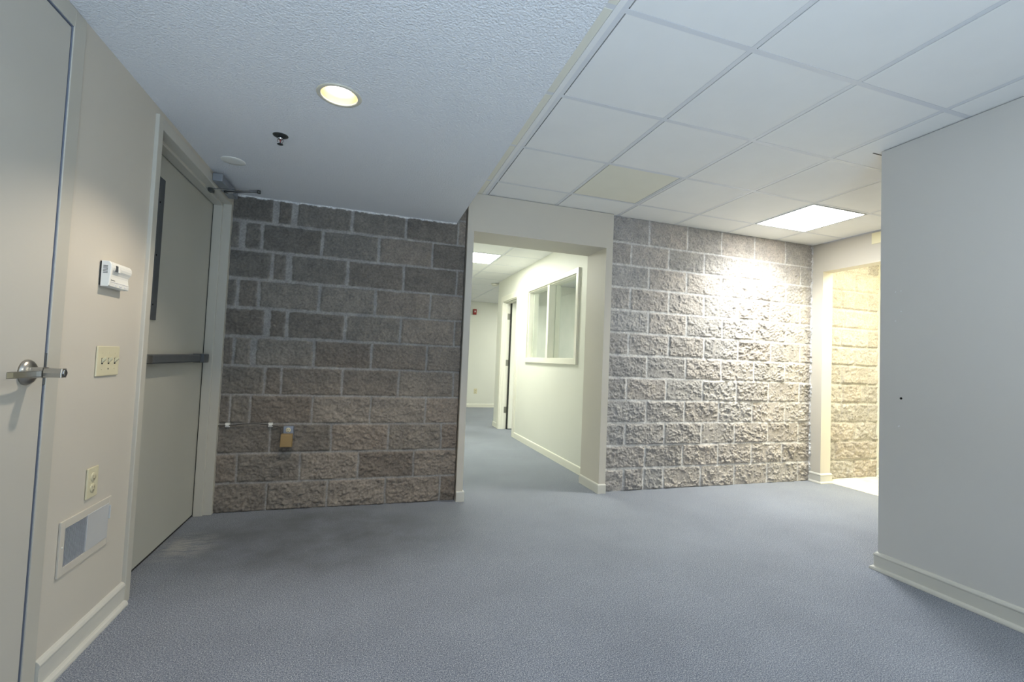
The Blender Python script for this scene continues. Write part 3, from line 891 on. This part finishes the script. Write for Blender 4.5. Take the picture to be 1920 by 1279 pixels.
# opening is cut by a ring-shaped hole in the soffit (boolean) so that the can really recesses
cut = MB(); cut.lathe([(.0745, -.02), (.0745, .16)], (LX, LY, ZS), 'z', 48)
cutter = cut.build('can_cutter', M_WHITEMET)
sof = bpy.data.objects['ceiling_soffit']
bo = sof.modifiers.new('can', 'BOOLEAN'); bo.object = cutter; bo.operation = 'DIFFERENCE'; bo.solver = 'EXACT'
dg = bpy.context.evaluated_depsgraph_get()
newme = bpy.data.meshes.new_from_object(sof.evaluated_get(dg))
sof.modifiers.clear(); sof.data = newme
bpy.data.objects.remove(cutter)
mb = MB(); mb.lathe([(.0745, .001), (.0885, .0008), (.0900, -.0015), (.0870, -.004), (.0760, -.0050), (.0725, -.0035), (.0722, .001)], (LX, LY, ZS), 'z', 64, closed=False)
mb.build('trim_ring', M_RING, dl)
mb = MB(); mb.lathe([(.0725, -.003), (.0728, .0), (.069, .022), (.060, .045), (.052, .060)], (LX, LY, ZS), 'z', 64, closed=False)
tag(mb.build('reflector', M_REFL, dl), 'gold-tinted reflector cone')
mb = MB(); mb.lathe([(.0001, .0190), (.020, .0195), (.036, .021), (.044, .025), (.0475, .034), (.045, .075)], (LX, LY, ZS), 'z', 48, closed=False)
M_BULB = emit('warm_lamp_face', (1, .94, .82, 1), 9)
tag(mb.build('bulb', M_BULB, dl), 'glowing lamp face')

SX, SY = -.471, 2.566
sk = tag(empty('sprinkler_head', (SX, SY, ZS)), 'small chrome fire sprinkler hanging from the plaster ceiling', 'fire sprinkler')
mb = MB(); mb.lathe([(.036, -.0004), (.036, -.002), (.030, -.005), (.018, -.0065), (.011, -.0065)], (SX, SY, ZS), 'z', 40); mb.build('escutcheon', M_GUN, sk)
mb = MB(); mb.lathe([(.0105, -.006), (.0105, -.016), (.0085, -.018), (.0085, -.022)], (SX, SY, ZS), 'z', 20); mb.build('nozzle', M_CHROME, sk)
mb = MB()
for s in (-1, 1):
    mb.tube([(SX+s*.0075, SY, ZS-.018), (SX+s*.0125, SY, ZS-.022), (SX+s*.0135, SY, ZS-.029), (SX+s*.010, SY, ZS-.036), (SX+s*.003, SY, ZS-.041)], .0019, 8)
mb.lathe([(.004, -.038), (.004, -.045)], (SX, SY, ZS), 'z', 12)
mb.build('yoke', M_CHROME, sk)
mb = MB(); mb.lathe([(.004, -.021), (.0055, -.024), (.0022, -.028), (.0022, -.038)], (SX, SY, ZS), 'z', 12); tag(mb.build('glass_bulb', M_REDGLASS, sk), 'red heat bulb')
mb = MB()
mb.lathe([(.0045, -.0435), (.0140, -.0445), (.0140, -.0458), (.0045, -.0455)], (SX, SY, ZS), 'z', 32)
mb.build('deflector', M_GUN, sk)

cp = MB(); cp.lathe([(.062, -.0003), (.062, -.0022), (.059, -.004), (.03, -.0046), (.001, -.0047)], (-.790, 3.025, ZS), 'z', 48)
tag(cp.build('ceiling_cover_plate', M_WHITEPL), 'flat round blank cover on the plaster ceiling near the exit door', 'cover plate')

# ------------------------------------------------------------------ door closer
dc = tag(empty('door_closer', (FX, 3.35, 2.13)), 'grey door closer with folding arm above the exit door', 'door closer')
mb = MB(); mb.box(FX+.0005, FX+.054, 3.205, 3.555, 2.130, 2.176, .004, 3); mb.build('body', M_CLOSER, dc)
mb = MB(); mb.lathe([(.013, 0), (.013, -.010), (.009, -.014)], (FX+.028, 3.392, 2.130), 'z', 20); mb.build('spindle', M_GUN, dc)
mb = MB()
def bar(p, q, w0, w1, t):
    p = Vector(p); q = Vector(q); d = (q-p); n = Vector((-d.y, d.x, 0)).normalized()
    vs = []
    for z in (-t/2, t/2):
        for (c, w) in ((p, w0), (q, w1)):
            for s in (-1, 1): vs.append(mb.bm.verts.new(c+n*s*w/2+Vector((0, 0, z))))
    a = vs
    F = [(a[0], a[1], a[3], a[2]), (a[4], a[6], a[7], a[5]), (a[0], a[4], a[5], a[1]), (a[2], a[3], a[7], a[6]), (a[0], a[2], a[6], a[4]), (a[1], a[5], a[7], a[3])]
    fs = [mb.bm.faces.new(f) for f in F]
    bmesh.ops.recalc_face_normals(mb.bm, faces=fs)
EL = (-.703, 3.275, 2.121)
bar((FX+.028, 3.392, 2.121), EL, .024, .018, .006); mb.build('main_arm', M_CHROME, dc)
mb = MB(); bar((XP+.028, 3.318, 2.112), (EL[0], EL[1], 2.1135), .010, .016, .006)
mb.build('forearm', M_CHROME, dc)
mb = MB(); mb.lathe([(.011, 2.107), (.011, 2.126)], (EL[0], EL[1], 0), 'z', 16); mb.build('elbow_pivot', M_GUN, dc)
mb = MB(); mb.lathe([(.010, 2.098), (.010, 2.119)], (XP+.030, 3.318, 0), 'z', 14); mb.build('shoe_pivot', M_GUN, dc)
mb = MB(); mb.box(XL-.030, XL-.006, 3.296, 3.340, 2.088, 2.1115, .003)
mb.build('shoe', M_GUN, dc)

# ------------------------------------------------------------------ things on the left block wall
YB = 3.672
ob = tag(empty('outlet_box', (-.503, YB, .55)), 'small galvanized surface outlet box on the left block wall', 'outlet box')
mb = MB(); mb.box(-.535, -.470, YB-.036, YB+.010, .500, .592, .003); mb.build('box', M_GALV, ob)
YO = YB-.036
mb = MB(); mb.lathe([(.0165, 0), (.0165, -.003), (.015, -.004)], (-.503, YO, .566), 'y', 24); r = mb.build('receptacle', M_IVORY2, ob)
mb = MB(); mb.box(-.510, -.5075, YO-.0045, YO-.0035, .565, .575); mb.box(-.4985, -.496, YO-.0045, YO-.0035, .565, .575); mb.lathe([(.003, -.0045), (.003, -.0035)], (-.503, YO, .556), 'y', 10)
o = mb.build('slot', M_DARK); o.parent = r
mb = MB(); mb.lathe([(.0165, 0), (.0165, -.003), (.015, -.004)], (-.503, YO, .526), 'y', 24); mb.build('receptacle', M_IVORY2, ob)
mb = MB(); mb.prism([(-.545, .455), (-.470, .455), (-.4695, .543), (-.542, .543)], 'y', YO-.052, YO-.0045, .004)
tag(mb.build('outlet_power_adapter', M_TAN), 'tan plug-in power adapter in the outlet box on the block wall', 'power adapter')
mb = MB()
yc = YB-.012
pts = [(-.948, yc+.002, .594), (-.915, yc, .594), (-.888, yc-.002, .596), (-.84, yc-.002, .600), (-.79, yc-.002, .606), (-.74, yc-.002, .608), (-.69, yc-.002, .606), (-.65, yc-.002, .602), (-.622, yc-.003, .598),
       (-.595, yc-.005, .592), (-.572, yc-.010, .589), (-.556, yc-.018, .582), (-.549, yc-.028, .566), (-.547, yc-.040, .548), (-.544, yc-.045, .536)]
mb.tube(pts, .0032, 8)
tag(mb.build('power_cable', M_CABLE), 'thin grey cable clipped along the block wall to the power adapter', 'cable')
for (xx, zz, lab) in ((-.886, .598, 'white square cable clip on the block wall next to the exit door frame'), (-.622, .598, 'white square cable clip on the block wall next to the outlet box')):
    ce = tag(empty('cable_clip', (xx, YB, zz)), lab, 'cable clip', 'clips on the cable')
    mb = MB(); mb.box(xx-.014, xx+.014, YB-.013, YB+.006, zz-.013, zz+.015, .001); mb.build('base', M_WHITEPL, ce)
    mb = MB(); mb.box(xx-.010, xx+.010, YB-.021, YB-.0125, zz-.006, zz+.006, .002); mb.build('bridge', M_WHITEPL, ce)

# ------------------------------------------------------------------ ceiling light panels
def panel(i, j, gx, gy, z, mat, label, half=False):
    x0, y0 = gx+i*S, gy+j*S
    t = tag(empty('ceiling_light', (x0+S/2, y0+S/2, z)), label, 'ceiling light', 'flat ceiling light panels')
    mb = MB()
    a0, a1, b0, b1 = x0+.0125, x0+S-.0125, y0+.0125, y0+S-.0125
    w_ = .012
    for q in ((a0, a0+w_, b0, b1), (a1-w_, a1, b0, b1), (a0+w_, a1-w_, b0, b0+w_), (a0+w_, a1-w_, b1-w_, b1)):
        mb.box(q[0], q[1], q[2], q[3], z-.005, z+.012)
    mb.build('frame', M_WHITEMET, t)
    mb = MB(); mb.box(a0+w_, a1-w_, b0+w_, b1-w_, z-.0055, z+.004)
    tag(mb.build('diffuser', mat, t), 'glowing white diffuser')
    return t
M_PAN = emit('cool_white_panel', (.98, 1, .97, 1), 15)
M_PAN_H = emit('hall_white_panel', (.97, 1, .90, 1), 44)
M_PAN_O = emit('office_panel', (.97, 1, .92, 1), 50)
M_PAN_T = emit('warm_panel', (1, .93, .66, 1), 45)
panel(4, 2, GX, GY, ZT, M_PAN, 'glowing square light panel in the tile ceiling before the bright block wall')
panel(-1, 0, HX, HY, ZH, M_PAN_H, 'glowing light panel in the hall ceiling seen through the wide opening')
panel(3, -1, HX, HY, ZH, M_PAN_O, 'light panel in the office ceiling behind the interior window')
panel(3, 5, HX, HY, ZH, M_PAN_H, 'light panel above the far end of the hall')
M_PAN_R = emit('rear_fill_panel', (.98, 1, .98, 1), 13)  # unseen panel added behind the camera for even fill
panel(1, -3, GX, GY, ZT, M_PAN_R, 'unseen fill light panel added in the tile ceiling above and behind the camera')
t_ = tag(empty('ceiling_light', (4.98, 2.8, ZT)), 'light panel in the next room beyond the far doorway', 'ceiling light', 'flat ceiling light panels')
mb = MB(); mb.box(4.70, 5.28, 2.35, 2.93, ZT-.012, ZT-.001, .002); mb.build('frame', M_WHITEMET, t_)
mb = MB(); mb.box(4.72, 5.26, 2.37, 2.91, ZT-.015, ZT-.0115); tag(mb.build('diffuser', M_PAN_T, t_), 'glowing warm diffuser')

# ------------------------------------------------------------------ small far things
fa = tag(empty('fire_alarm', (2.30, 10.56, 2.16)), 'red fire alarm strobe on the far end wall of the hall', 'fire alarm')
mb = MB(); mb.box(2.272, 2.352, 10.522, 10.559, 2.145, 2.27, .004); mb.build('body', M_RED, fa)
mb = MB(); mb.box(2.298, 2.326, 10.506, 10.523, 2.195, 2.235, .004); tag(mb.build('strobe_lens', M_LENS, fa), 'white strobe lens')
fo_ = tag(empty('wall_outlet', (2.42, 10.56, .38)), 'pale outlet plate low on the far end wall of the hall', 'electrical outlet')
mb = MB(); mb.box(2.375, 2.452, 10.553, 10.5595, .315, .432, .003); mb.build('cover_plate', M_IVORY, fo_)
for zz in (.353, .394):
    mb = MB(); mb.lathe([(.016, 0), (.016, -.003)], (2.4135, 10.553, zz), 'y', 16); mb.build('receptacle', M_IVORY2, fo_)
sd = tag(empty('smoke_detector', (2.06, 7.85, ZH)), 'round off-white smoke detector on the hall ceiling by the corner', 'smoke detector')
mb = MB(); mb.lathe([(.070, -.006), (.070, -.014), (.062, -.018)], (2.06, 7.85, ZH), 'z', 32); mb.build('base', M_CREAMTRIM, sd)
mb = MB(); mb.lathe([(.055, -.017), (.054, -.034), (.045, -.043), (.02, -.046)], (2.06, 7.85, ZH), 'z', 32); mb.build('sensor_head', M_CREAMTRIM, sd)
mb = MB(); mb.box(XF-.006, XF-.0005, 2.86, 3.069, 2.341, 2.444, .001)
tag(mb.build('blank_plate', M_PATCH), 'cream blank plate high on the wall above the far doorway', 'blank plate')

# ------------------------------------------------------------------ world, sun-less overcast sky behind the rear window
wd = bpy.data.worlds.new('sky'); scene.world = wd; wd.use_nodes = True
t = wd.node_tree
bg = t.nodes['Background']; bg.inputs['Color'].default_value = (.52, .68, 1, 1); bg.inputs['Strength'].default_value = 1.0
ld = bpy.data.lights.new('window_fill_lamp', 'AREA'); ld.shape = 'RECTANGLE'; ld.size = 1.6; ld.size_y = .9; ld.spread = math.radians(130)
ld.color = (.66, .82, 1); ld.energy = 66
lo = bpy.data.objects.new('window_fill_lamp', ld); COL.objects.link(lo)
lo.location = (.05, REAR-.02, .50)   # added lamp in the rear window, tilted up to brighten the ceiling
lo.rotation_euler = Vector((.05, .45, 1)).to_track_quat('-Z', 'Z').to_euler()

# extra lamp under the main panel's cover, throwing most of its light downwards
pl = bpy.data.lights.new('panel_extra_lamp', 'AREA'); pl.shape = 'SQUARE'; pl.size = .52; pl.energy = 29; pl.color = (.98, 1, .97); pl.spread = math.radians(138)
po = bpy.data.objects.new('panel_extra_lamp', pl); COL.objects.link(po); po.location = (GX+4.5*S, GY+2.5*S, ZT-.010)
# the lamp of the recessed can
sl = bpy.data.lights.new('can_lamp', 'SPOT'); sl.energy = 47; sl.color = (1, .86, .68); sl.spot_size = math.radians(117); sl.spot_blend = .4; sl.shadow_soft_size = .03
so_ = bpy.data.objects.new('can_lamp', sl); COL.objects.link(so_); so_.location = (LX, LY, ZS+.013)

# ------------------------------------------------------------------ camera
yaw, pitch, roll, hcam, f, cx, cy = .3170738, .0404401, .0407184, 1.1211198, 870.278, 976.1607, 641.085
fw = Vector((math.sin(yaw)*math.cos(pitch), math.cos(yaw)*math.cos(pitch), math.sin(pitch)))
r0 = Vector((math.cos(yaw), -math.sin(yaw), 0)); u0 = r0.cross(fw)
rr = r0*math.cos(roll)+u0*math.sin(roll); uu = -r0*math.sin(roll)+u0*math.cos(roll)
cd = bpy.data.cameras.new('camera'); cam = bpy.data.objects.new('camera', cd); COL.objects.link(cam)
m = Matrix(((rr.x, uu.x, -fw.x, 0), (rr.y, uu.y, -fw.y, 0), (rr.z, uu.z, -fw.z, hcam), (0, 0, 0, 1)))
cam.matrix_world = m
cd.sensor_width = 36; cd.sensor_fit = 'HORIZONTAL'; cd.lens = f/1920*36
cd.shift_x = -(cx-960)/1920; cd.shift_y = (cy-639.5)/1920
cd.clip_start = .02; cd.clip_end = 60
scene.camera = cam

vs = scene.view_settings
scene.display_settings.display_device = 'sRGB'
vs.view_transform = 'Standard'; vs.look = 'None'; vs.gamma = 1; vs.exposure = .44; vs.use_curve_mapping = False
cy_ = scene.cycles
cy_.use_denoising = True
cy_.adaptive_threshold = .02
cy_.max_bounces = 10; cy_.diffuse_bounces = 6; cy_.transparent_max_bounces = 12
cy_.sample_clamp_indirect = 6
